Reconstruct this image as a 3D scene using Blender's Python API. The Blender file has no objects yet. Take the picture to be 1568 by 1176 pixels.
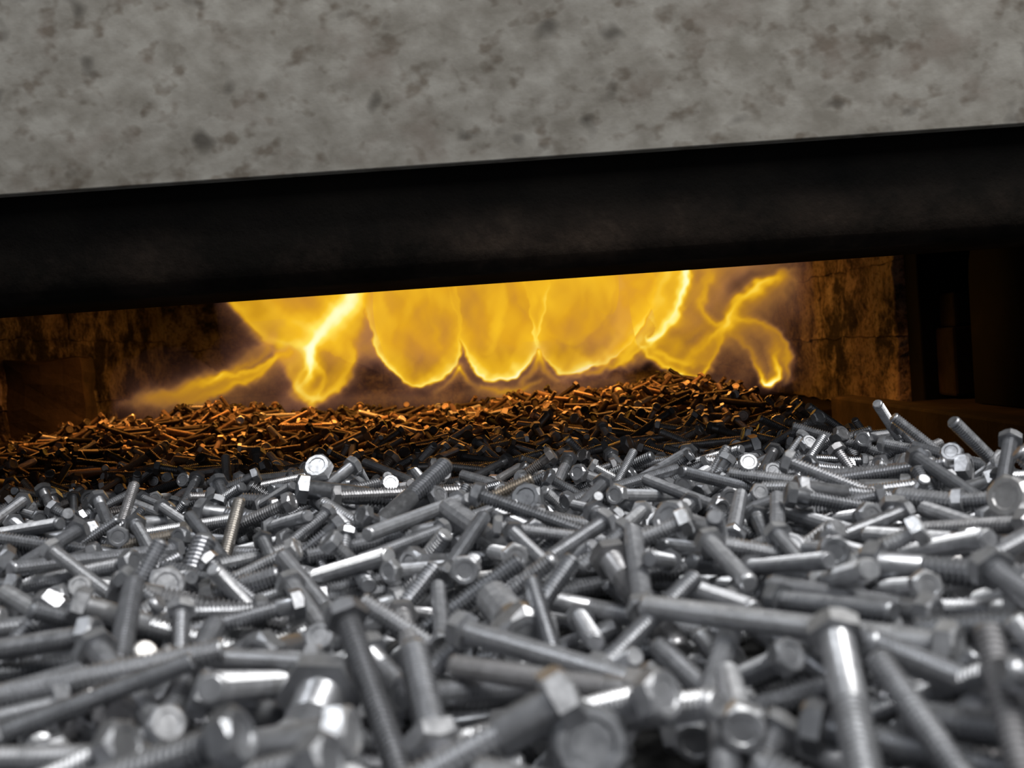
import bpy, bmesh, math, random
import numpy as np
from mathutils import Matrix, Vector, Euler, noise as mnoise

random.seed(7)
rng = np.random.default_rng(31)
scene = bpy.context.scene
scene.view_settings.view_transform = 'Standard'
scene.view_settings.look = 'None'
COL = scene.collection

# ------------------------------------------------------------------ helpers
def link(o, parent=None):
    COL.objects.link(o)
    if parent: o.parent = parent
    return o

def empty(name):
    return link(bpy.data.objects.new(name, None))

def mesh_obj(name, verts, faces, mat=None, parent=None, smooth=False, do_link=True):
    me = bpy.data.meshes.new(name)
    me.from_pydata([tuple(v) for v in verts], [], [tuple(f) for f in faces])
    me.update()
    if mat: me.materials.append(mat)
    if smooth: me.polygons.foreach_set('use_smooth', [True]*len(me.polygons))
    o = bpy.data.objects.new(name, me)
    if do_link: link(o, parent)
    return o

def box(name, x0, x1, y0, y1, z0, z1, mat, parent=None, bevel=0.004):
    bm = bmesh.new()
    bmesh.ops.create_cube(bm, size=1.0)
    for v in bm.verts:
        v.co = Vector(((x0+x1)/2 + v.co.x*(x1-x0), (y0+y1)/2 + v.co.y*(y1-y0), (z0+z1)/2 + v.co.z*(z1-z0)))
    if bevel: bmesh.ops.bevel(bm, geom=bm.edges[:], offset=bevel, segments=2, affect='EDGES', profile=0.5)
    me = bpy.data.meshes.new(name); bm.to_mesh(me); bm.free()
    me.materials.append(mat)
    return link(bpy.data.objects.new(name, me), parent)

def extrude_profile(name, prof, x0, x1, mat, parent=None, nseg=1, smooth=True):
    n = len(prof); verts=[]; faces=[]
    for k in range(nseg+1):
        x = x0+(x1-x0)*k/nseg
        for (y,z) in prof: verts.append((x,y,z))
    for k in range(nseg):
        for i in range(n):
            j=(i+1)%n
            faces.append((k*n+i, k*n+j, (k+1)*n+j, (k+1)*n+i))
    faces.append(tuple(range(n-1,-1,-1))); faces.append(tuple(nseg*n+i for i in range(n)))
    o = mesh_obj(name, verts, faces, mat, parent, smooth)
    return o

class NT:
    def __init__(s, name):
        s.m = bpy.data.materials.new(name); s.m.use_nodes=True
        s.t = s.m.node_tree; s.t.nodes.clear()
        s.out = s.t.nodes.new('ShaderNodeOutputMaterial')
    def n(s, typ, **kw):
        nd = s.t.nodes.new(typ)
        for k,v in kw.items():
            if k in nd.inputs: 
                nd.inputs[k].default_value = v
            else: setattr(nd,k,v)
        return nd
    def l(s,a,b): s.t.links.new(a,b)
    def ramp(s, src, stops, interp='LINEAR'):
        r = s.t.nodes.new('ShaderNodeValToRGB'); r.color_ramp.interpolation=interp
        el = r.color_ramp.elements
        while len(el)>1: el.remove(el[-1])
        el[0].position=stops[0][0]; el[0].color=(*stops[0][1],1)
        for p,c in stops[1:]:
            e=el.new(p); e.color=(*c,1)
        s.l(src, r.inputs[0]); return r.outputs[0]
    def noise(s, scale, detail=4, rough=0.6, vec=None):
        nd = s.t.nodes.new('ShaderNodeTexNoise')
        nd.inputs['Scale'].default_value=scale; nd.inputs['Detail'].default_value=detail
        nd.inputs['Roughness'].default_value=rough
        if vec: s.l(vec, nd.inputs['Vector'])
        return nd.outputs[0]
    def mix(s, fac, a, b, blend='MIX'):
        m = s.t.nodes.new('ShaderNodeMix'); m.data_type='RGBA'; m.blend_type=blend
        for sock,val in ((m.inputs[0],fac),(m.inputs[6],a),(m.inputs[7],b)):
            if isinstance(val,(int,float)): sock.default_value=val
            elif isinstance(val,tuple): sock.default_value=(*val,1)
            else: s.l(val,sock)
        return m.outputs[2]

def g(v): return (v,v,v)

def surface(name, stops, scale, rough=0.8, metal=0.0, bump=0.3, bscale=None, detail=6, spec=0.5, bdist=0.002):
    a = NT(name)
    tc = a.n('ShaderNodeTexCoord').outputs['Object']
    nz = a.noise(scale, detail, 0.65, tc)
    c = a.ramp(nz, stops)
    p = a.n('ShaderNodeBsdfPrincipled')
    a.l(c, p.inputs['Base Color'])
    p.inputs['Roughness'].default_value=rough; p.inputs['Metallic'].default_value=metal
    p.inputs['Specular IOR Level'].default_value=spec
    b = a.n('ShaderNodeBump'); b.inputs['Strength'].default_value=bump; b.inputs['Distance'].default_value=bdist
    a.l(a.noise(bscale or scale*4, 6, 0.7, tc), b.inputs['Height'])
    a.l(b.outputs[0], p.inputs['Normal'])
    a.l(p.outputs[0], a.out.inputs[0])
    return a.m

# ------------------------------------------------------------------ materials
def mat_panel():
    a = NT('mottled_refractory_panel')
    tc = a.n('ShaderNodeTexCoord').outputs['Object']
    mp = a.n('ShaderNodeMapping'); a.l(tc, mp.inputs[0]); mp.inputs['Scale'].default_value=(0.85,1,1.05); mp.inputs['Rotation'].default_value=(0,0.35,0)
    v = mp.outputs[0]
    base = a.ramp(a.noise(50,3,0.5,v), [(0.3,(0.200,0.184,0.155)),(0.5,(0.272,0.256,0.224)),(0.7,(0.35,0.335,0.30))])
    fine = a.ramp(a.noise(64,2,0.5,v), [(0.28,(0.42,0.35,0.29)),(0.45,(1,1,1))])
    c = a.mix(0.75, base, fine, 'MULTIPLY')
    dots = a.ramp(a.noise(36,1,0.5,v), [(0.20,(0.16,0.14,0.12)),(0.32,(1,1,1))])
    c = a.mix(0.75, c, dots, 'MULTIPLY')
    rust = a.ramp(a.noise(18,3,0.6,v), [(0.57,g(0)),(0.76,g(0.55))])
    c = a.mix(rust, c, (0.15,0.11,0.085))
    big = a.ramp(a.noise(3,2,0.5,v), [(0.3,g(0.86)),(0.7,g(1.08))])
    c = a.mix(1.0, c, big, 'MULTIPLY')
    p = a.n('ShaderNodeBsdfPrincipled'); p.inputs['Roughness'].default_value=0.8
    a.l(c,p.inputs['Base Color'])
    b = a.n('ShaderNodeBump'); b.inputs['Strength'].default_value=0.25; b.inputs['Distance'].default_value=0.002
    a.l(a.noise(60,3,0.6,v), b.inputs['Height']); a.l(b.outputs[0],p.inputs['Normal'])
    a.l(p.outputs[0],a.out.inputs[0])
    return a.m

def mat_brick():
    a = NT('sooty_firebrick')
    tc = a.n('ShaderNodeTexCoord').outputs['Object']
    base = a.ramp(a.noise(14,6,0.65,tc), [(0.3,(0.22,0.15,0.10)),(0.5,(0.42,0.30,0.21)),(0.7,(0.60,0.47,0.35))])
    soot = a.ramp(a.noise(7,6,0.72,tc), [(0.44,g(0.05)),(0.56,g(1))])
    c = a.mix(0.9, base, soot, 'MULTIPLY')
    sp = a.ramp(a.noise(90,3,0.6,tc), [(0.38,g(0.25)),(0.48,g(1))])
    c = a.mix(0.7, c, sp, 'MULTIPLY')
    p = a.n('ShaderNodeBsdfPrincipled'); p.inputs['Roughness'].default_value=0.9
    a.l(c,p.inputs['Base Color'])
    b = a.n('ShaderNodeBump'); b.inputs['Strength'].default_value=1.0; b.inputs['Distance'].default_value=0.010
    a.l(a.noise(45,6,0.7,tc), b.inputs['Height']); a.l(b.outputs[0],p.inputs['Normal'])
    a.l(p.outputs[0],a.out.inputs[0])
    return a.m

def mat_bolt():
    a = NT('zinc_plated_steel')
    tint = a.n('ShaderNodeAttribute', attribute_type='INSTANCER', attribute_name='tint').outputs['Fac']
    ox = a.n('ShaderNodeAttribute', attribute_type='INSTANCER', attribute_name='firelit').outputs['Fac']
    tc = a.n('ShaderNodeTexCoord').outputs['Object']
    base = a.ramp(tint, [(0.0,(0.28,0.29,0.31)),(0.35,(0.42,0.43,0.455)),(0.8,(0.57,0.58,0.605)),(0.99,(0.68,0.69,0.71)),(0.993,(0.50,0.46,0.41)),(1.0,(0.46,0.41,0.35))])
    nz = a.ramp(a.noise(160,4,0.6,tc), [(0.3,g(0.66)),(0.6,g(1))])
    c = a.mix(0.7, base, nz, 'MULTIPLY')
    firec = a.ramp(tint, [(0.0,(0.028,0.024,0.022)),(0.5,(0.085,0.062,0.048)),(0.8,(0.17,0.12,0.085)),(1.0,(0.42,0.30,0.21))])  # brown look of far bolts by the fire, put into their colour
    c = a.mix(ox, c, firec)
    p = a.n('ShaderNodeBsdfPrincipled')
    a.l(c,p.inputs['Base Color'])
    m = a.ramp(ox, [(0.0,g(0.78)),(1.0,g(0.50))]); a.l(m,p.inputs['Metallic'])
    r = a.ramp(a.noise(220,3,0.6,tc), [(0.3,g(0.27)),(0.7,g(0.47))])
    r = a.mix(ox, r, g(0.36))
    a.l(r,p.inputs['Roughness'])
    b = a.n('ShaderNodeBump'); b.inputs['Strength'].default_value=0.12; b.inputs['Distance'].default_value=0.0005
    a.l(a.noise(400,2,0.5,tc), b.inputs['Height']); a.l(b.outputs[0],p.inputs['Normal'])
    a.l(p.outputs[0],a.out.inputs[0])
    return a.m

def mat_lintel():
    a = NT('sooty_lintel_lit_lip')
    tc = a.n('ShaderNodeTexCoord').outputs['Object']
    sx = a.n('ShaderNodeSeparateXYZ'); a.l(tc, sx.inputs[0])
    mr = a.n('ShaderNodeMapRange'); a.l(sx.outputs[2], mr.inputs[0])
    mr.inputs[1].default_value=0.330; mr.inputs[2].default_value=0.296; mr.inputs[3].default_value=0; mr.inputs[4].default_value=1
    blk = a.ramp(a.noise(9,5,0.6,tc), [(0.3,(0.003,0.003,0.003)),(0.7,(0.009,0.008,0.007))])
    lit_lip = a.ramp(a.noise(5,6,0.7,tc), [(0.42,(0.007,0.006,0.005)),(0.55,(0.020,0.015,0.012)),(0.70,(0.055,0.040,0.030))])  # lighter brown paints in the light caught by the lower lip
    c = a.mix(mr.outputs[0], blk, lit_lip)
    p = a.n('ShaderNodeBsdfPrincipled'); p.inputs['Roughness'].default_value=0.9; p.inputs['Specular IOR Level'].default_value=0.05
    a.l(c,p.inputs['Base Color'])
    b = a.n('ShaderNodeBump'); b.inputs['Strength'].default_value=0.6; b.inputs['Distance'].default_value=0.002
    a.l(a.noise(90,5,0.7,tc), b.inputs['Height']); a.l(b.outputs[0],p.inputs['Normal'])
    a.l(p.outputs[0],a.out.inputs[0])
    return a.m

def mat_flame():
    a = NT('burning_gas_flame')
    h = a.n('ShaderNodeAttribute', attribute_type='GEOMETRY', attribute_name='glowval').outputs['Fac']
    col = a.ramp(h, [(0.0,(0.22,0.09,0.08)),(0.12,(0.40,0.17,0.10)),(0.3,(0.62,0.27,0.075)),(0.46,(0.67,0.30,0.030)),(0.58,(0.75,0.37,0.014)),(0.72,(0.89,0.50,0.018)),(0.86,(1.0,0.76,0.11)),(1.0,(1.0,0.97,0.66))])
    al = a.ramp(h, [(0.0,g(0)),(0.12,g(0.12)),(0.3,g(0.34)),(0.5,g(0.60)),(0.62,g(0.80)),(0.8,g(0.94)),(1.0,g(1))])
    em = a.n('ShaderNodeEmission'); a.l(col, em.inputs[0]); em.inputs[1].default_value=1.12
    tr = a.n('ShaderNodeBsdfTransparent')
    mx = a.n('ShaderNodeMixShader'); a.l(al,mx.inputs[0]); a.l(tr.outputs[0],mx.inputs[1]); a.l(em.outputs[0],mx.inputs[2])
    a.l(mx.outputs[0],a.out.inputs[0])
    return a.m

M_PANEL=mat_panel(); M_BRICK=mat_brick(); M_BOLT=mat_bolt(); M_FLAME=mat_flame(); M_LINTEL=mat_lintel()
M_BLACK = surface('black_painted_steel',[(0.3,(0.005,0.005,0.005)),(0.6,(0.010,0.009,0.008)),(0.8,(0.022,0.018,0.015))],9,rough=0.85,bump=0.4,spec=0.10)
M_DARK = surface('scaled_dark_steel',[(0.3,(0.012,0.009,0.007)),(0.6,(0.03,0.022,0.016)),(0.8,(0.06,0.04,0.025))],16,rough=0.85,bump=0.5,spec=0.15)
M_SOOT = surface('sooted_brick',[(0.3,(0.03,0.023,0.017)),(0.6,(0.07,0.05,0.035)),(0.8,(0.15,0.105,0.07))],16,rough=0.9,bump=0.8,spec=0.1)
M_BELT = surface('conveyor_mesh_steel',[(0.3,g(0.03)),(0.7,g(0.10))],60,rough=0.5,metal=0.7,bump=0.6)
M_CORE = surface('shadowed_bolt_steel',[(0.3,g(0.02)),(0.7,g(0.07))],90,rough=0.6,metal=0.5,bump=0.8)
M_FLOOR = surface('stained_concrete_floor',[(0.3,g(0.10)),(0.7,g(0.22))],5,rough=0.85)

# ------------------------------------------------------------------ bolts
def make_bolt_mesh(name, L, d, tl, af, hh, pitch=1.25):
    """hex bolt: head on -X end, shank of length L towards +X; centred"""
    T=L+hh; xs=-T/2; r=d/2; N=12
    verts=[];faces=[];smooth=[]
    R=af/2/math.cos(math.pi/6)
    def ring(x,rad,hexa=False):
        base=len(verts)
        for k in range(N):
            th=2*math.pi*k/N
            rr=rad
            if hexa: rr = R if k%2==0 else af/2
            verts.append((x,rr*math.cos(th),rr*math.sin(th)))
        return base
    def bridge(a,b,sm):
        for k in range(N):
            j=(k+1)%N
            faces.append((a+k,a+j,b+j,b+k)); smooth.append(sm)
    c0=len(verts); verts.append((xs+hh*0.08,0,0))
    r0=ring(xs+hh*0.08,af*0.30); 
    for k in range(N): faces.append((c0,r0+(k+1)%N,r0+k)); smooth.append(False)
    r0b=ring(xs,af*0.34); bridge(r0,r0b,False)
    r1=ring(xs,af*0.46); bridge(r0b,r1,False)
    r2=len(verts)
    for k in range(N):
        th=2*math.pi*k/N; rr=R if k%2==0 else af/2
        verts.append((xs+hh*(0.26 if k%2==0 else 0.08),rr*math.cos(th),rr*math.sin(th)))
    bridge(r1,r2,False)
    r3=ring(xs+hh,0,True); bridge(r2,r3,False)
    r4=ring(xs+hh,r*1.05); bridge(r3,r4,False)
    prev=ring(xs+hh+0.0004,r); bridge(r4,prev,True)
    plain=L-tl
    x=xs+hh+plain
    if plain>0.002:
        q=ring(x,r); bridge(prev,q,True); prev=q
    xe=T/2-0.0012
    p=pitch/1000
    lo=r*0.75
    while x+p<xe:
        for fx,rad in ((0.36,lo),(0.50,lo),(0.86,r),(1.0,r)):
            q=ring(x+p*fx,rad); bridge(prev,q,False); prev=q
        x+=p
    q=ring(T/2,r*0.76); bridge(prev,q,True)
    c=len(verts); verts.append((T/2,0,0))
    for k in range(N): faces.append((q+k,q+(k+1)%N,c)); smooth.append(False)
    me=bpy.data.meshes.new(name); me.from_pydata(verts,[],faces); me.update()
    me.polygons.foreach_set('use_smooth',smooth)
    me.materials.append(M_BOLT)
    return me

#          L     d     thread  af    hh    pitch
VARS = [(0.118,0.0100,0.118,0.0148,0.0066,2.15),
        (0.098,0.0106,0.070,0.0156,0.0068,2.15),
        (0.090,0.0097,0.090,0.0146,0.0066,2.1),
        (0.068,0.0096,0.060,0.0144,0.0064,2.05),
        (0.048,0.0089,0.048,0.0136,0.0058,2.0),
        (0.064,0.0081,0.064,0.0120,0.0053,1.9),
        (0.084,0.0130,0.066,0.0190,0.0080,2.6),
        (0.098,0.0156,0.050,0.0220,0.0096,2.9),
        (0.066,0.0156,0.040,0.0220,0.0096,2.9),
        (0.040,0.0118,0.040,0.0180,0.0076,2.3),
        (0.032,0.0080,0.032,0.0120,0.0050,1.85),
        (0.050,0.0180,0.034,0.0268,0.0108,2.9)]
bolt_coll = bpy.data.collections.new('bolt_variants')
for i,v in enumerate(VARS):
    me=make_bolt_mesh('bolt_%02d'%i,*v)
    bolt_coll.objects.link(bpy.data.objects.new('bolt_%02d'%i,me))
W_NEAR=np.array([17,9,22,13,7,12,6,4.0,1.6,1.6,3.0,0.8]); W_NEAR/=W_NEAR.sum()
W_FAR =np.array([0.5,1.5,9,26,18,20,1.5,0.3,0.3,1.0,2,0.05]); W_FAR/=W_FAR.sum()

# target pile surface -------------------------------------------------------
X0,X1,Y0,Y1=-1.20,0.56,-0.12,2.17
RES=0.003
NX=int((X1-X0)/RES)+1; NY=int((Y1-Y0)/RES)+1
gx=X0+np.arange(NX)*RES; gy=Y0+np.arange(NY)*RES
GX,GY=np.meshgrid(gx,gy,indexing='ij')
rx=[-1.25,-1.05,-0.90,-0.64,-0.42,-0.17,0.15,0.26,0.34,0.42,0.50,0.56]
rz=[0.082,0.094,0.101,0.118,0.103,0.095,0.101,0.115,0.116,0.090,0.040,0.02]
ridge=np.interp(GX,rx,rz)
near=np.interp(GX,[-1.25,-0.2,0.34,0.40,0.47],[0.064,0.070,0.076,0.066,0.02])
t=np.clip((GY-1.05)/0.95,0,1); t=t*t*(3-2*t)
top=near*(1-t)+ridge*t
top=top-np.clip((GY-2.06)/0.11,0,1)**1.3*0.05
top=top+0.007*np.sin(GX*9+1.0+GY*3)*np.cos(GY*7+GX*2)+0.005*np.sin(GX*21+GY*13)
GROW=0.037+0.013*np.clip((GY-0.8)/0.8,0,1)
H=np.maximum(top-GROW,0.007)
H0=H.copy()

pts=[];rots=[];idxs=[];tints=[];fires=[]
U=np.linspace(-0.5,0.5,9); WV=np.array([-0.75,0,0.75])
def evalpos(x,y,yaw,v):
    L,d,tl,af,hh,_=v; T=L+hh
    s=U*T; rad=np.where(s<-T/2+hh*1.2,af*0.53,d/2)
    c,sn=math.cos(yaw),math.sin(yaw)
    w=WV[None,:]*rad[:,None]
    px=x+s[:,None]*c-w*sn; py=y+s[:,None]*sn+w*c
    ix=np.clip(((px-X0)/RES).astype(int),0,NX-1); iy=np.clip(((py-Y0)/RES).astype(int),0,NY-1)
    hz=H[ix,iy]
    h=np.maximum(hz[:,1]+rad, np.maximum(hz[:,0],hz[:,2])+rad*0.66)
    si=s[:4,None]; sj=s[None,5:]
    sl=(h[None,5:]-h[:4,None])/(sj-si)
    z0=h[:4,None]-sl*si
    k=np.argmax(z0); a,b=divmod(k,4)
    z=z0[a,b]; slope=sl[a,b]
    z=max(z,h[4])
    return z,slope
def stamp(x,y,z,yaw,slope,v):
    L,d,tl,af,hh,_=v; T=L+hh
    cp=1/math.sqrt(1+slope*slope)
    n=max(6,int(T/0.0022)); s=np.linspace(-T/2,T/2,n)
    rad=np.where(s<-T/2+hh,af*0.53,d/2)
    ww=np.linspace(-0.95,0.95,7 if d>0.009 else 5)
    w=ww[None,:]*rad[:,None]
    c,sn=math.cos(yaw),math.sin(yaw)
    px=x+(s*cp)[:,None]*c-w*sn; py=y+(s*cp)[:,None]*sn+w*c
    hz=z+(s*cp*slope)[:,None]+np.sqrt(np.maximum(rad[:,None]**2-w**2,0))
    ix=((px-X0)/RES).astype(int); iy=((py-Y0)/RES).astype(int)
    ok=(ix>=0)&(ix<NX)&(iy>=0)&(iy<NY)
    np.maximum.at(H,(ix[ok],iy[ok]),hz[ok])

NB=16000
cnt=0
while cnt<NB:
    best=None; vi=None
    for c in range(3):
        y=Y0+0.05+rng.random()*(Y1-Y0-0.11)
        if vi is None:
            pf=min(max((y-0.9)/0.6,0),1)
            w=W_NEAR*(1-pf)+W_FAR*pf
            vi=int(rng.choice(12,p=w)); yref=y
        elif abs(y-yref)>0.35: 
            y=yref+(rng.random()-0.5)*0.4; y=min(max(y,Y0+0.05),Y1-0.06)
        xr=0.36+0.10*min(max((y-0.9)/1.0,0),1)
        x=X0+0.05+rng.random()*(xr-X0-0.05)
        yaw=rng.random()*2*math.pi
        z,s=evalpos(x,y,yaw,VARS[vi])
        rel=z-H0[int((x-X0)/RES),int((y-Y0)/RES)]
        if best is None or rel<best[0]: best=(rel,x,y,z,yaw,s)
    rel,x,y,z,yaw,s=best
    cnt+=1
    if rel>0.055: continue
    v=VARS[vi]; T=v[0]+v[4]
    if rng.random()<0.09 and rel>0.012 and y<1.6:
        s2=(1 if rng.random()<0.82 else -1)*(0.45+rng.random()*0.8)
        cp=1/math.sqrt(1+s2*s2)
        z=z-0.5*T*abs(s2)*cp*0.70
        s=s2
    s=max(-1.2,min(1.4,s))
    # never poke through the belt
    zmin=0.5*T*abs(s)/math.sqrt(1+s*s)+v[3]*0.6+0.003
    z=max(z,zmin)
    stamp(x,y,z,yaw,s,v)
    pts.append((x,y,z)); rots.append((rng.random()*6.283,-math.atan(s),yaw)); idxs.append(vi); tints.append(rng.random())
    fires.append(min(max((y+0.14*rng.standard_normal()-1.02-0.12*(x+0.2))/0.35,0),1) if rng.random()>0.05 else 0.2)  # grows with depth: painted firelit tone, not a change in the steel

bolt_pile = empty('bolt_pile')
me=bpy.data.meshes.new('bolts'); me.from_pydata(pts,[],[]); me.update()
def attr(nm,typ,data,key):
    a=me.attributes.new(nm,typ,'POINT'); a.data.foreach_set(key,np.array(data,dtype=(np.int32 if typ=='INT' else np.float32)).ravel())
attr('rot','FLOAT_VECTOR',rots,'vector'); attr('idx','INT',idxs,'value'); attr('tint','FLOAT',tints,'value'); attr('firelit','FLOAT',fires,'value')
bolts=link(bpy.data.objects.new('bolts',me),bolt_pile)
ng=bpy.data.node_groups.new('bolt_scatter','GeometryNodeTree')
ng.interface.new_socket('Geometry',in_out='INPUT',socket_type='NodeSocketGeometry')
ng.interface.new_socket('Geometry',in_out='OUTPUT',socket_type='NodeSocketGeometry')
gi=ng.nodes.new('NodeGroupInput'); go=ng.nodes.new('NodeGroupOutput')
m2p=ng.nodes.new('GeometryNodeMeshToPoints')
iop=ng.nodes.new('GeometryNodeInstanceOnPoints')
ci=ng.nodes.new('GeometryNodeCollectionInfo'); ci.inputs['Collection'].default_value=bolt_coll
ci.inputs['Separate Children'].default_value=True; ci.inputs['Reset Children'].default_value=True
def named(nm,dt):
    n=ng.nodes.new('GeometryNodeInputNamedAttribute'); n.data_type=dt; n.inputs['Name'].default_value=nm
    return n.outputs[0]
e2r=ng.nodes.new('FunctionNodeEulerToRotation')
ng.links.new(named('rot','FLOAT_VECTOR'),e2r.inputs[0])
ng.links.new(gi.outputs[0],m2p.inputs[0]); ng.links.new(m2p.outputs[0],iop.inputs['Points'])
ng.links.new(ci.outputs[0],iop.inputs['Instance']); iop.inputs['Pick Instance'].default_value=True
ng.links.new(named('idx','INT'),iop.inputs['Instance Index'])
ng.links.new(e2r.outputs[0],iop.inputs['Rotation'])
ng.links.new(iop.outputs[0],go.inputs[0])
md=bolts.modifiers.new('scatter','NODES'); md.node_group=ng

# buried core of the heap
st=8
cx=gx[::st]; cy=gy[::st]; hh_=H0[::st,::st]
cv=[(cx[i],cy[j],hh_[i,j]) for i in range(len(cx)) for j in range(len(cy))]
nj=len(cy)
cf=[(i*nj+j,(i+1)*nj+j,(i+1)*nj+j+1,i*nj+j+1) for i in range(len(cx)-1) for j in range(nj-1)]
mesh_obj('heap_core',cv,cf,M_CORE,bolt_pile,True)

# ------------------------------------------------------------------ conveyor
conv=empty('conveyor')
box('belt_bed',-1.26,0.60,-0.3,2.18,-0.035,0.0,M_BELT,conv)
box('side_rail_right',0.60,0.645,-0.3,1.9,-0.06,0.075,M_DARK,conv,0.004)
box('side_rail_left',-1.31,-1.26,-0.3,1.9,-0.06,0.10,M_DARK,conv,0.004)
for k in range(6):
    cyl_y=-0.2+k*0.34
    vs=[];fs=[]
    for e,xx in enumerate((-1.25,0.59)):
        for q in range(16): vs.append((xx,cyl_y+0.03*math.cos(q*math.pi/8),-0.066+0.03*math.sin(q*math.pi/8)))
    for q in range(16): fs.append((q,(q+1)%16,16+(q+1)%16,16+q))
    fs.append(tuple(range(15,-1,-1))); fs.append(tuple(range(16,32)))
    mesh_obj('roller_%d'%(k+1),vs,fs,M_DARK,conv,False)
for sx in (-1.30,0.60):
    for yy in (-0.2,1.6):
        box('leg',sx,sx+0.04,yy,yy+0.04,-0.80,-0.06,M_DARK,conv,0.002)

# ------------------------------------------------------------------ furnace (brick throat)
furn=empty('furnace')
def brick_wall(name, axis, fixed, thick, a0,a1,z0,z1, bl,bh, seed, mat=None):
    r=random.Random(seed); bm=bmesh.new(); row=0; z=z0
    while z<z1-1e-4:
        zt=min(z+bh,z1); a=a0-(bl*0.6 if row%2 else 0)
        while a<a1-1e-4:
            s=max(a,a0); e=min(a+bl,a1)
            if e-s>0.02:
                tmp=bmesh.new(); bmesh.ops.create_cube(tmp,size=1.0)
                j=r.uniform(-0.004,0.004); gp=0.0008
                for v in tmp.verts:
                    u=(s+e)/2+v.co.x*(e-s-gp); w=fixed+thick/2+v.co.y*abs(thick)+j; zz=(z+zt)/2+v.co.z*(zt-z-gp)
                    v.co=Vector((w,u,zz)) if axis=='x' else Vector((u,w,zz))
                bmesh.ops.bevel(tmp,geom=tmp.edges[:],offset=0.002,segments=1,affect='EDGES')
                bmesh.ops.subdivide_edges(tmp,edges=tmp.edges[:],cuts=9,use_grid_fill=True)
                for v in tmp.verts:
                    nv=mnoise.noise_vector(v.co*18+Vector((seed,0,0)))*0.008+mnoise.noise_vector(v.co*60)*0.004
                    v.co+=nv
                m=bpy.data.meshes.new('t'); tmp.to_mesh(m); tmp.free(); bm.from_mesh(m); bpy.data.meshes.remove(m)
            a+=bl
        z=zt; row+=1
    me=bpy.data.meshes.new(name); bmesh.ops.recalc_face_normals(bm,faces=bm.faces[:]); bm.to_mesh(me); bm.free()
    me.materials.append(mat or M_BRICK)
    return link(bpy.data.objects.new(name,me),furn)
brick_wall('jamb_right','x',0.77,0.20,2.0,3.0,0.03,0.44,0.34,0.15,3)
brick_wall('jamb_left','x',-1.02,-0.20,2.0,3.0,0.0,0.44,0.34,0.15,5)
brick_wall('back','y',3.0,0.12,-1.2,0.97,-0.03,0.46,0.34,0.15,8)
brick_wall('step_left','y',2.02,0.06,-1.25,-0.86,0.0,0.25,0.40,0.25,9,M_SOOT)
box('sill',-1.3,1.0,2.19,3.0,-0.08,0.028,M_DARK,furn)
box('crown',-1.25,0.99,2.0,3.12,0.445,0.56,M_BRICK,furn)
box('front_plate_right',0.79,2.2,1.93,1.995,-0.8,1.2,M_BLACK,furn)
box('front_plate_left',-2.6,-1.05,1.93,1.995,-0.8,1.2,M_BLACK,furn)
box('front_plate_top',-1.05,0.79,1.93,1.995,0.44,1.2,M_BLACK,furn)

# bracket hardware right of the opening
lat=empty('door_bracket')
box('block_upper',0.83,0.93,1.87,1.94,0.19,0.255,M_DARK,lat,0.006)
box('block_lower',0.82,0.92,1.86,1.94,0.06,0.19,M_DARK,lat,0.006)
gd=[]
for q in range(13):
    th=math.pi*q/12
    gd.append((1.62+0.12*math.cos(th),0.27+0.12*math.sin(th)))
gd=[(1.74,0.057)]+gd+[(1.50,0.057)]
extrude_profile('drive_guard',[(y,z) for y,z in gd],0.80,1.05,M_BLACK,None)
box('chute_ledge',0.66,1.3,1.0,1.9,-0.03,0.055,M_DARK,None,0.006)

# ------------------------------------------------------------------ hood
hood=empty('furnace_hood')
YB=0.85
box('panel',-1.6,1.6,YB,YB+0.04,0.362,1.35,M_PANEL,hood,0.001)
prof=[(YB+0.16,0.400),(YB+0.03,0.400),(YB+0.012,0.372),(YB+0.013,0.345),(YB+0.015,0.322),(YB+0.015,0.316),(YB+0.0135,0.306),
      (YB+0.0135,0.290),(YB+0.015,0.281),(YB+0.020,0.274),(YB+0.030,0.270),(YB+0.16,0.270)]
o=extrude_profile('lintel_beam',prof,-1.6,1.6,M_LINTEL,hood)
box('roof_plate',-1.6,1.6,YB+0.16,1.93,0.44,0.46,M_BLACK,hood)
box('side_plate_left',-1.62,-1.60,YB,1.93,-0.1,1.35,M_BLACK,hood,0.002)
box('side_plate_right',1.60,1.62,YB,1.93,-0.1,1.35,M_BLACK,hood,0.002)

# ------------------------------------------------------------------ flames
flames=empty('furnace_flames')
FU=0.0010945
def catmull(P,n=10):
    P=[np.array(p,float) for p in P]; P=[2*P[0]-P[1]]+P+[2*P[-1]-P[-2]]; out=[]
    for i in range(1,len(P)-2):
        for k in range(n):
            t=k/n; a,b,c,d=P[i-1],P[i],P[i+1],P[i+2]
            out.append(0.5*((2*b)+(-a+c)*t+(2*a-5*b+4*c-d)*t*t+(-a+3*b-3*c+d)*t**3))
    out.append(P[-2]); return np.array(out)
def sm(e0,e1,x):
    t=np.clip((x-e0)/(e1-e0),0,1); return t*t*(3-2*t)
def fbm(X,Z,ph=0,s=1.0):
    a=np.sin(X*0.021*s+ph+1.3*np.sin(Z*0.017*s+ph*2)); b=np.sin(Z*0.033*s-ph+1.1*np.sin(X*0.027*s+ph))
    c=np.sin((X+Z)*0.061*s+ph*3+1.4*a); d=np.sin((X-Z)*0.083*s-ph+1.2*b)
    return 0.35*a+0.3*b+0.2*c+0.15*d
def scr(a,b): return 1-(1-np.clip(a,0,1))*(1-np.clip(b,0,1))
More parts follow.
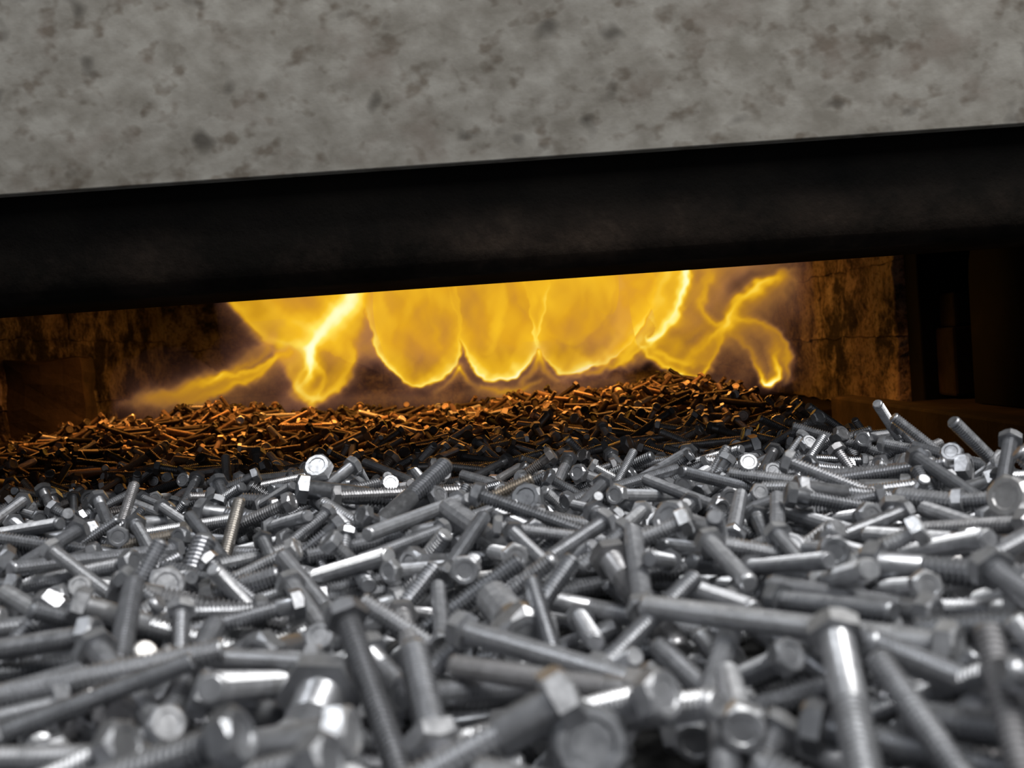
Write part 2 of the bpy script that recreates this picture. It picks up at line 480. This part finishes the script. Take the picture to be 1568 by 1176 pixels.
def wisp(X,Z,P,side=0,core=0.6,skirt=3.2):
    """ribbon (x,z,width,value); side=+1/-1 spreads the soft skirt to the left/right of travel only"""
    C=catmull(P,8); best=np.full_like(X,1e9); W=np.ones_like(X); Hh=np.zeros_like(X); S=np.zeros_like(X)
    for i in range(len(C)-1):
        a,b=C[i],C[i+1]; d=b[:2]-a[:2]; L=math.hypot(*d)+1e-6
        t=np.clip(((X-a[0])*d[0]+(Z-a[1])*d[1])/(L*L),0,1)
        ex=X-(a[0]+t*d[0]); ez=Z-(a[1]+t*d[1]); dist=np.hypot(ex,ez)
        m=dist<best
        best=np.where(m,dist,best); W=np.where(m,np.maximum(a[2]+(b[2]-a[2])*t,1.5),W)
        Hh=np.where(m,a[3]+(b[3]-a[3])*t,Hh); S=np.where(m,(d[0]*ez-d[1]*ex)/L,S)
    q=best/W
    if side: 
        f=sm(-1.0,1.0,S*side/W); sk=1.1+(skirt*1.3-1.1)*f
    else: sk=skirt*np.ones_like(X)
    return Hh*(core*np.exp(-q**2)+(1-core)*np.exp(-(q/sk)**1.5))
def polysd(X,Z,P):
    C=catmull([(x,z) for x,z in P],8); best=np.full_like(X,1e9); ins=np.zeros(X.shape,bool)
    n=len(C)
    for i in range(n):
        a=C[i]; b=C[(i+1)%n]
        if i<n-1:
            d=b-a; t=np.clip(((X-a[0])*d[0]+(Z-a[1])*d[1])/(d@d+1e-9),0,1)
            best=np.minimum(best,np.hypot(X-a[0]-t*d[0],Z-a[1]-t*d[1]))
        cr=((a[1]>Z)!=(b[1]>Z))&(X<(b[0]-a[0])*(Z-a[1])/((b[1]-a[1]) if abs(b[1]-a[1])>1e-9 else 1e-9)+a[0])
        ins^=cr
    return np.where(ins,best,-best)
def cell(X,Z,P,base,rim,zb0=140,zb1=-30,soft=4,far=30):
    sd=polysd(X,Z,P)
    low=0.22+0.78*sm(zb0,zb1,Z)
    inside=base+rim*low*(0.40*np.exp(-np.maximum(sd,0)/8)+0.60*np.exp(-np.maximum(sd,0)/far))
    out=0.26*np.exp(-np.abs(np.minimum(sd,0))/16)
    k=sm(-soft,soft,sd)
    return inside*k+out*(1-k)
def warp(X,Z,amp,ph):
    return X+amp*fbm(X,Z,ph,1.6)+amp*0.5*fbm(X,Z,ph+2,3.5), Z+amp*fbm(X,Z,ph+4,1.6)+amp*0.5*fbm(X,Z,ph+5,3.5)
def sheet(name,x0,x1,z0,z1,fn,yfn,step=2.0):
    xs=np.arange(x0,x1,step); zs=np.arange(z0,z1,step)
    Xg,Zg=np.meshgrid(xs,zs,indexing='ij')
    v=np.clip(fn(Xg,Zg),0,1)
    v=v*sm(x0,x0+20,Xg)*sm(x1,x1-20,Xg)*sm(z0,z0+16,Zg)
    v=np.where(v<0.012,0,v)
    Y=yfn(Xg,Zg)
    V=np.stack([Xg*FU,Y,0.2+Zg*FU],-1).reshape(-1,3)
    nx,nz=len(xs),len(zs)
    I=(np.arange(nx-1)[:,None]*nz+np.arange(nz-1)[None,:])
    keep=(np.maximum.reduce([v[:-1,:-1],v[1:,:-1],v[:-1,1:],v[1:,1:]])>0.004)
    I=I[keep]
    F=np.stack([I,I+nz,I+nz+1,I+1],-1)
    me=bpy.data.meshes.new(name); me.from_pydata(V.tolist(),[],F.tolist()); me.update()
    a=me.attributes.new('glowval','FLOAT','POINT'); a.data.foreach_set('value',v.ravel().astype(np.float32))
    me.materials.append(M_FLAME); me.polygons.foreach_set('use_smooth',[True]*len(me.polygons))
    return link(bpy.data.objects.new(name,me),flames)

def f_body(X0_,Z0_):
    X,Z=warp(X0_,Z0_,7.5,0.4)
    m=0.11*fbm(X,Z,1.0,0.9)+0.07*fbm(X*2,Z*0.7,2.6,1.2)+0.08*sm(40,170,Z)
    B=0.49
    c1=cell(X,Z,[(-308,260),(-304,185),(-294,120),(-280,45),(-250,-18),(-205,-60),(-154,-49),(-112,-15),(-98,40),(-92,120),(-90,260)],B,0.53)
    c2=cell(X,Z,[(-128,260),(-112,113),(-100,30),(-76,-32),(-24,-63),(23,-41),(54,-2),(72,50),(90,120),(110,260)],B-0.02,0.56)
    c3=cell(X,Z,[(30,260),(40,120),(50,40),(58,5),(76,-22),(112,-55),(182,-40),(250,4),(292,76),(306,166),(314,260)],B,0.55)
    c4=cell(X,Z,[(-170,260),(-168,120),(-160,50),(-140,10),(-60,-10),(-10,30),(10,110),(20,260)],0.50,0.24,soft=16,far=40)
    c5=cell(X,Z,[(-10,260),(20,100),(60,30),(120,6),(190,30),(230,110),(240,260)],0.52,0.24,soft=16,far=40)
    h=np.maximum(np.maximum(c1,c2),c3)
    g_=sm(0.38,0.46,h)
    h=h*(1-g_)+g_*np.maximum(h,np.maximum(c4,c5))
    h=h+m*g_
    for w,sd in (([(-225,190,22,.28),(-200,100,22,.24),(-215,20,18,.15)],0),([(-255,190,9,.3),(-250,110,9,.26),(-235,30,9,.12)],-1),
                 ([(170,190,26,.28),(168,90,22,.24),(140,10,22,.18)],0),([(250,190,10,.35),(232,95,12,.28),(190,20,12,.12)],-1),
                 ([(0,190,24,.1),(-15,60,24,.24),(-22,-20,24,.3)],0)):
        h=h+g_*(scr(h,wisp(X,Z,w,sd)*0.55)-h)
    return h
def f_back(X0_,Z0_):
    X,Z=warp(X0_,Z0_,9,3.7)
    zl=np.interp(X,[-580,-552,-500,-440,-380,-300,-200,-100,0,100,200,300,400,470,540,600],[240,170,80,20,-10,-20,-30,-25,-20,-20,-20,-10,10,60,120,220])
    return sm(-10,55,Z-zl)*(0.44+0.14*fbm(X,Z,6.1,1.3)-0.24*sm(240,480,X))
def f_left(X0_,Z0_):
    X,Z=warp(X0_,Z0_,7.5,1.1)
    h=cell(X,Z,[(-566,260),(-552,169),(-530,112),(-503,66),(-478,30),(-458,-20),(-442,-58),(-402,-78),(-352,-55),(-325,-8),(-312,40),(-290,110),(-270,170),(-250,260)],0.38,0.34,soft=13)
    h=h+0.15*fbm(X,Z,2.2,1.2)*sm(0.3,0.4,h)
    ws=[([(-275,185,16,.9),(-312,135,22,1),(-352,95,26,1),(-390,63,22,1),(-412,32,13,1),(-411,-14,8,.9),(-430,-40,9,.5),(-450,-58,7,.2)],0),
        ([(-552,175,8,.5),(-540,120,8,.5),(-520,90,8,.35),(-495,60,10,.35),(-450,52,12,.5),(-412,40,9,.75)],1),
        ([(-500,180,24,.4),(-480,120,24,.45),(-440,90,22,.5),(-400,70,18,.5)],0),
        ([(-412,40,8,.6),(-424,0,8,.5),(-445,-36,8,.4),(-425,-66,8,.5),(-400,-74,8,.65),(-350,-50,8,.4),(-322,0,8,.3),(-318,40,8,.2)],1),
        ([(-415,28,7,.5),(-395,0,7,.4),(-380,-30,7,.3),(-395,-60,8,.4)],-1),
        ([(-340,120,20,.45),(-346,60,18,.4),(-352,10,16,.25)],0)]
    for w,s in ws: h=scr(h,wisp(X,Z,w,s)*0.88)
    return h
def f_tongue(X0_,Z0_):
    X,Z=warp(X0_,Z0_,8,2.3)
    h=np.zeros_like(X)
    ws=[([(-785,-54,10,.12),(-715,-38,14,.34),(-640,-24,13,.48),(-593,-13,10,.58),(-555,-6,9,.6),(-522,4,9,.55),(-480,16,9,.56),(-440,32,8,.56)],-1),
        ([(-715,-52,14,.20),(-640,-50,12,.32),(-580,-36,9,.42),(-544,-24,8,.47),(-500,-6,8,.45),(-482,8,8,.4),(-470,30,8,.3),(-500,48,8,.2),(-560,10,9,.12)],1),
        ([(-600,-14,6,.3),(-540,14,8,.36),(-500,30,7,.35),(-470,60,10,.25)],1),
        ([(-560,-58,16,.10),(-480,-70,18,.14),(-440,-60,14,.16)],0)]
    for w,s in ws: h=scr(h,wisp(X,Z,w,s,0.4,3.4))
    return h
def f_right(X0_,Z0_):
    X,Z=warp(X0_,Z0_,9,3.0)
    zl=np.interp(X,[190,225,260,300,347,392,420,450,500,540],[-40,-52,-55,-60,-78,-76,-40,-5,40,110])
    h=sm(-6,30,Z-zl)*sm(195,245,X)*sm(500,330,X)*(0.36+0.17*fbm(X,Z,5,1.5))
    ws=[([(372,190,12,.9),(362,110,11,.92),(340,66,9,.85),(312,22,8,.8),(288,-2,6,.85),(276,6,4,.5),(284,18,4,.25)],-1),
        ([(330,190,16,.45),(318,110,17,.45),(296,60,16,.45),(262,10,14,.45),(226,-22,12,.4)],-1),
        ([(420,190,14,.2),(410,117,11,.32),(392,70,9,.42),(418,32,9,.46),(455,40,9,.36),(480,66,9,.34),(520,98,10,.42),(562,104,10,.24),(590,112,9,.08)],-1),
        ([(600,135,10,.06),(560,118,10,.32),(510,96,9,.6),(472,70,9,.58),(450,34,9,.44),(402,-3,9,.32),(365,-32,9,.2),(345,-60,8,.12)],1),
        ([(430,20,7,.12),(470,34,7,.28),(514,24,7,.38),(548,-4,7,.42),(564,-50,7,.5),(562,-85,6,.38),(553,-112,4,.12)],-1),
        ([(455,6,6,.1),(480,-16,7,.25),(500,-50,7,.38),(512,-90,6,.72),(524,-109,6,1),(538,-96,6,.92),(547,-60,8,.62),(540,-20,9,.28),(520,10,9,.14)],1),
        ([(260,-5,5,.3),(285,-30,5,.55),(308,-50,6,.65),(347,-73,6,.92),(388,-68,5,.65),(412,-32,6,.36),(430,0,7,.2)],1),
        ([(107,-64,6,.25),(178,-50,7,.45),(232,-32,7,.5),(268,-16,6,.4),(296,-10,6,.3)],1),
        ([(300,-24,7,.4),(330,-40,8,.45),(370,-46,7,.3)],1),
        ([(440,-10,14,.16),(480,-50,18,.14),(460,-85,18,.13),(400,-90,14,.13)],0),
        ([(600,165,16,.12),(560,150,14,.22),(520,130,14,.22),(470,150,16,.22)],0),
        ([(440,150,26,.24),(430,90,26,.26),(470,20,24,.2)],0)]
    for w,s in ws: h=scr(h,wisp(X,Z,w,s,0.45,3.6))
    return h
def f_haze(X0_,Z0_):
    X,Z=warp(X0_,Z0_,6,0.7)
    h=np.zeros_like(X)
    for w in [[(-460,-80,14,.12),(-300,-72,14,.16),(-200,-84,14,.18),(-90,-80,12,.16),(20,-84,14,.2),(110,-80,12,.18),(220,-70,12,.16)],
              [(-60,-66,5,.35),(-20,-80,6,.4),(30,-72,5,.35),(60,-62,5,.25)],[(-108,-22,5,.6),(-125,-50,6,.35),(-150,-66,7,.2)],[(-104,-22,5,.6),(-88,-52,6,.35),(-70,-68,7,.2)],
              [(54,0,5,.65),(44,-36,6,.4),(20,-62,6,.3)],[(56,0,5,.6),(68,-40,6,.4),(92,-62,6,.3)]]:
        h=scr(h,wisp(X,Z,w,0,0.5,2.5))
    return h
sheet('flame_back',-600,620,-60,215,f_back,lambda X,Z:2.36+0.02*np.sin(X*0.02),4.0)
sheet('flame_curtain',-330,335,-110,215,f_body,lambda X,Z:2.29-0.05*np.abs(np.cos((X+25)/175*np.pi))-0.00015*(Z+60))
sheet('flame_left',-600,-220,-110,215,f_left,lambda X,Z:2.25+0.03*np.sin(X*0.025)+0.02*np.sin(Z*0.02))
sheet('flame_tongue',-820,-400,-120,100,f_tongue,lambda X,Z:2.215+0.015*np.sin(X*0.02+1))
sheet('flame_right',80,640,-130,215,f_right,lambda X,Z:2.23+0.03*np.sin(X*0.03+Z*0.01))
sheet('flame_base_haze',-480,260,-125,20,f_haze,lambda X,Z:2.20+0.01*np.sin(X*0.05))

# ------------------------------------------------------------------ room
floor=box('floor',-5,5,-5,5,-0.9,-0.8,M_FLOOR,None,0)

# ------------------------------------------------------------------ lights
def area(name,loc,target,sx,sy,power,col,spread=180):
    L=bpy.data.lights.new(name,'AREA'); L.shape='RECTANGLE'; L.size=sx; L.size_y=sy; L.energy=power; L.color=col
    L.spread=math.radians(spread)
    o=link(bpy.data.objects.new(name,L)); o.location=loc
    o.rotation_euler=(Vector(target)-Vector(loc)).to_track_quat('-Z','Y').to_euler()
    return o
area('ceiling_lamp',(1.2,-0.35,2.4),(0.1,0.5,0.1),1.6,0.24,72,(1.0,0.985,0.96))
area('ceiling_lamp',(-1.2,-0.1,2.5),(-0.1,0.4,0.1),1.2,0.2,12,(0.95,0.97,1.0))
area('fire_fill',(-0.15,1.84,0.43),(-0.15,1.80,0.0),1.3,0.16,7.5,(1.0,0.39,0.075),130)  # added lamp hidden under the hood, fills the far bolts with fire colour
area('fire_fill',(-0.05,2.45,0.43),(-0.05,2.40,0.0),1.4,0.3,1.8,(1.0,0.42,0.09))  # added lamp hidden under the crown, brightens the jambs and throat

w=bpy.data.worlds.new('workshop_ambient'); scene.world=w; w.use_nodes=True
bg=w.node_tree.nodes['Background']; bg.inputs[0].default_value=(0.86,0.89,0.95,1); bg.inputs[1].default_value=0.19

# ------------------------------------------------------------------ camera
cam=bpy.data.cameras.new('camera'); cam.lens=35.3; cam.sensor_width=36; cam.clip_start=0.01
co=link(bpy.data.objects.new('camera',cam))
R=Matrix.Rotation(math.radians(88.2),4,'X')@Matrix.Rotation(math.radians(-4.0),4,'Z')
co.matrix_world=Matrix.Translation((0,0,0.20))@R
cam.dof.use_dof=True; cam.dof.focus_distance=1.10; cam.dof.aperture_fstop=10.0
scene.camera=co
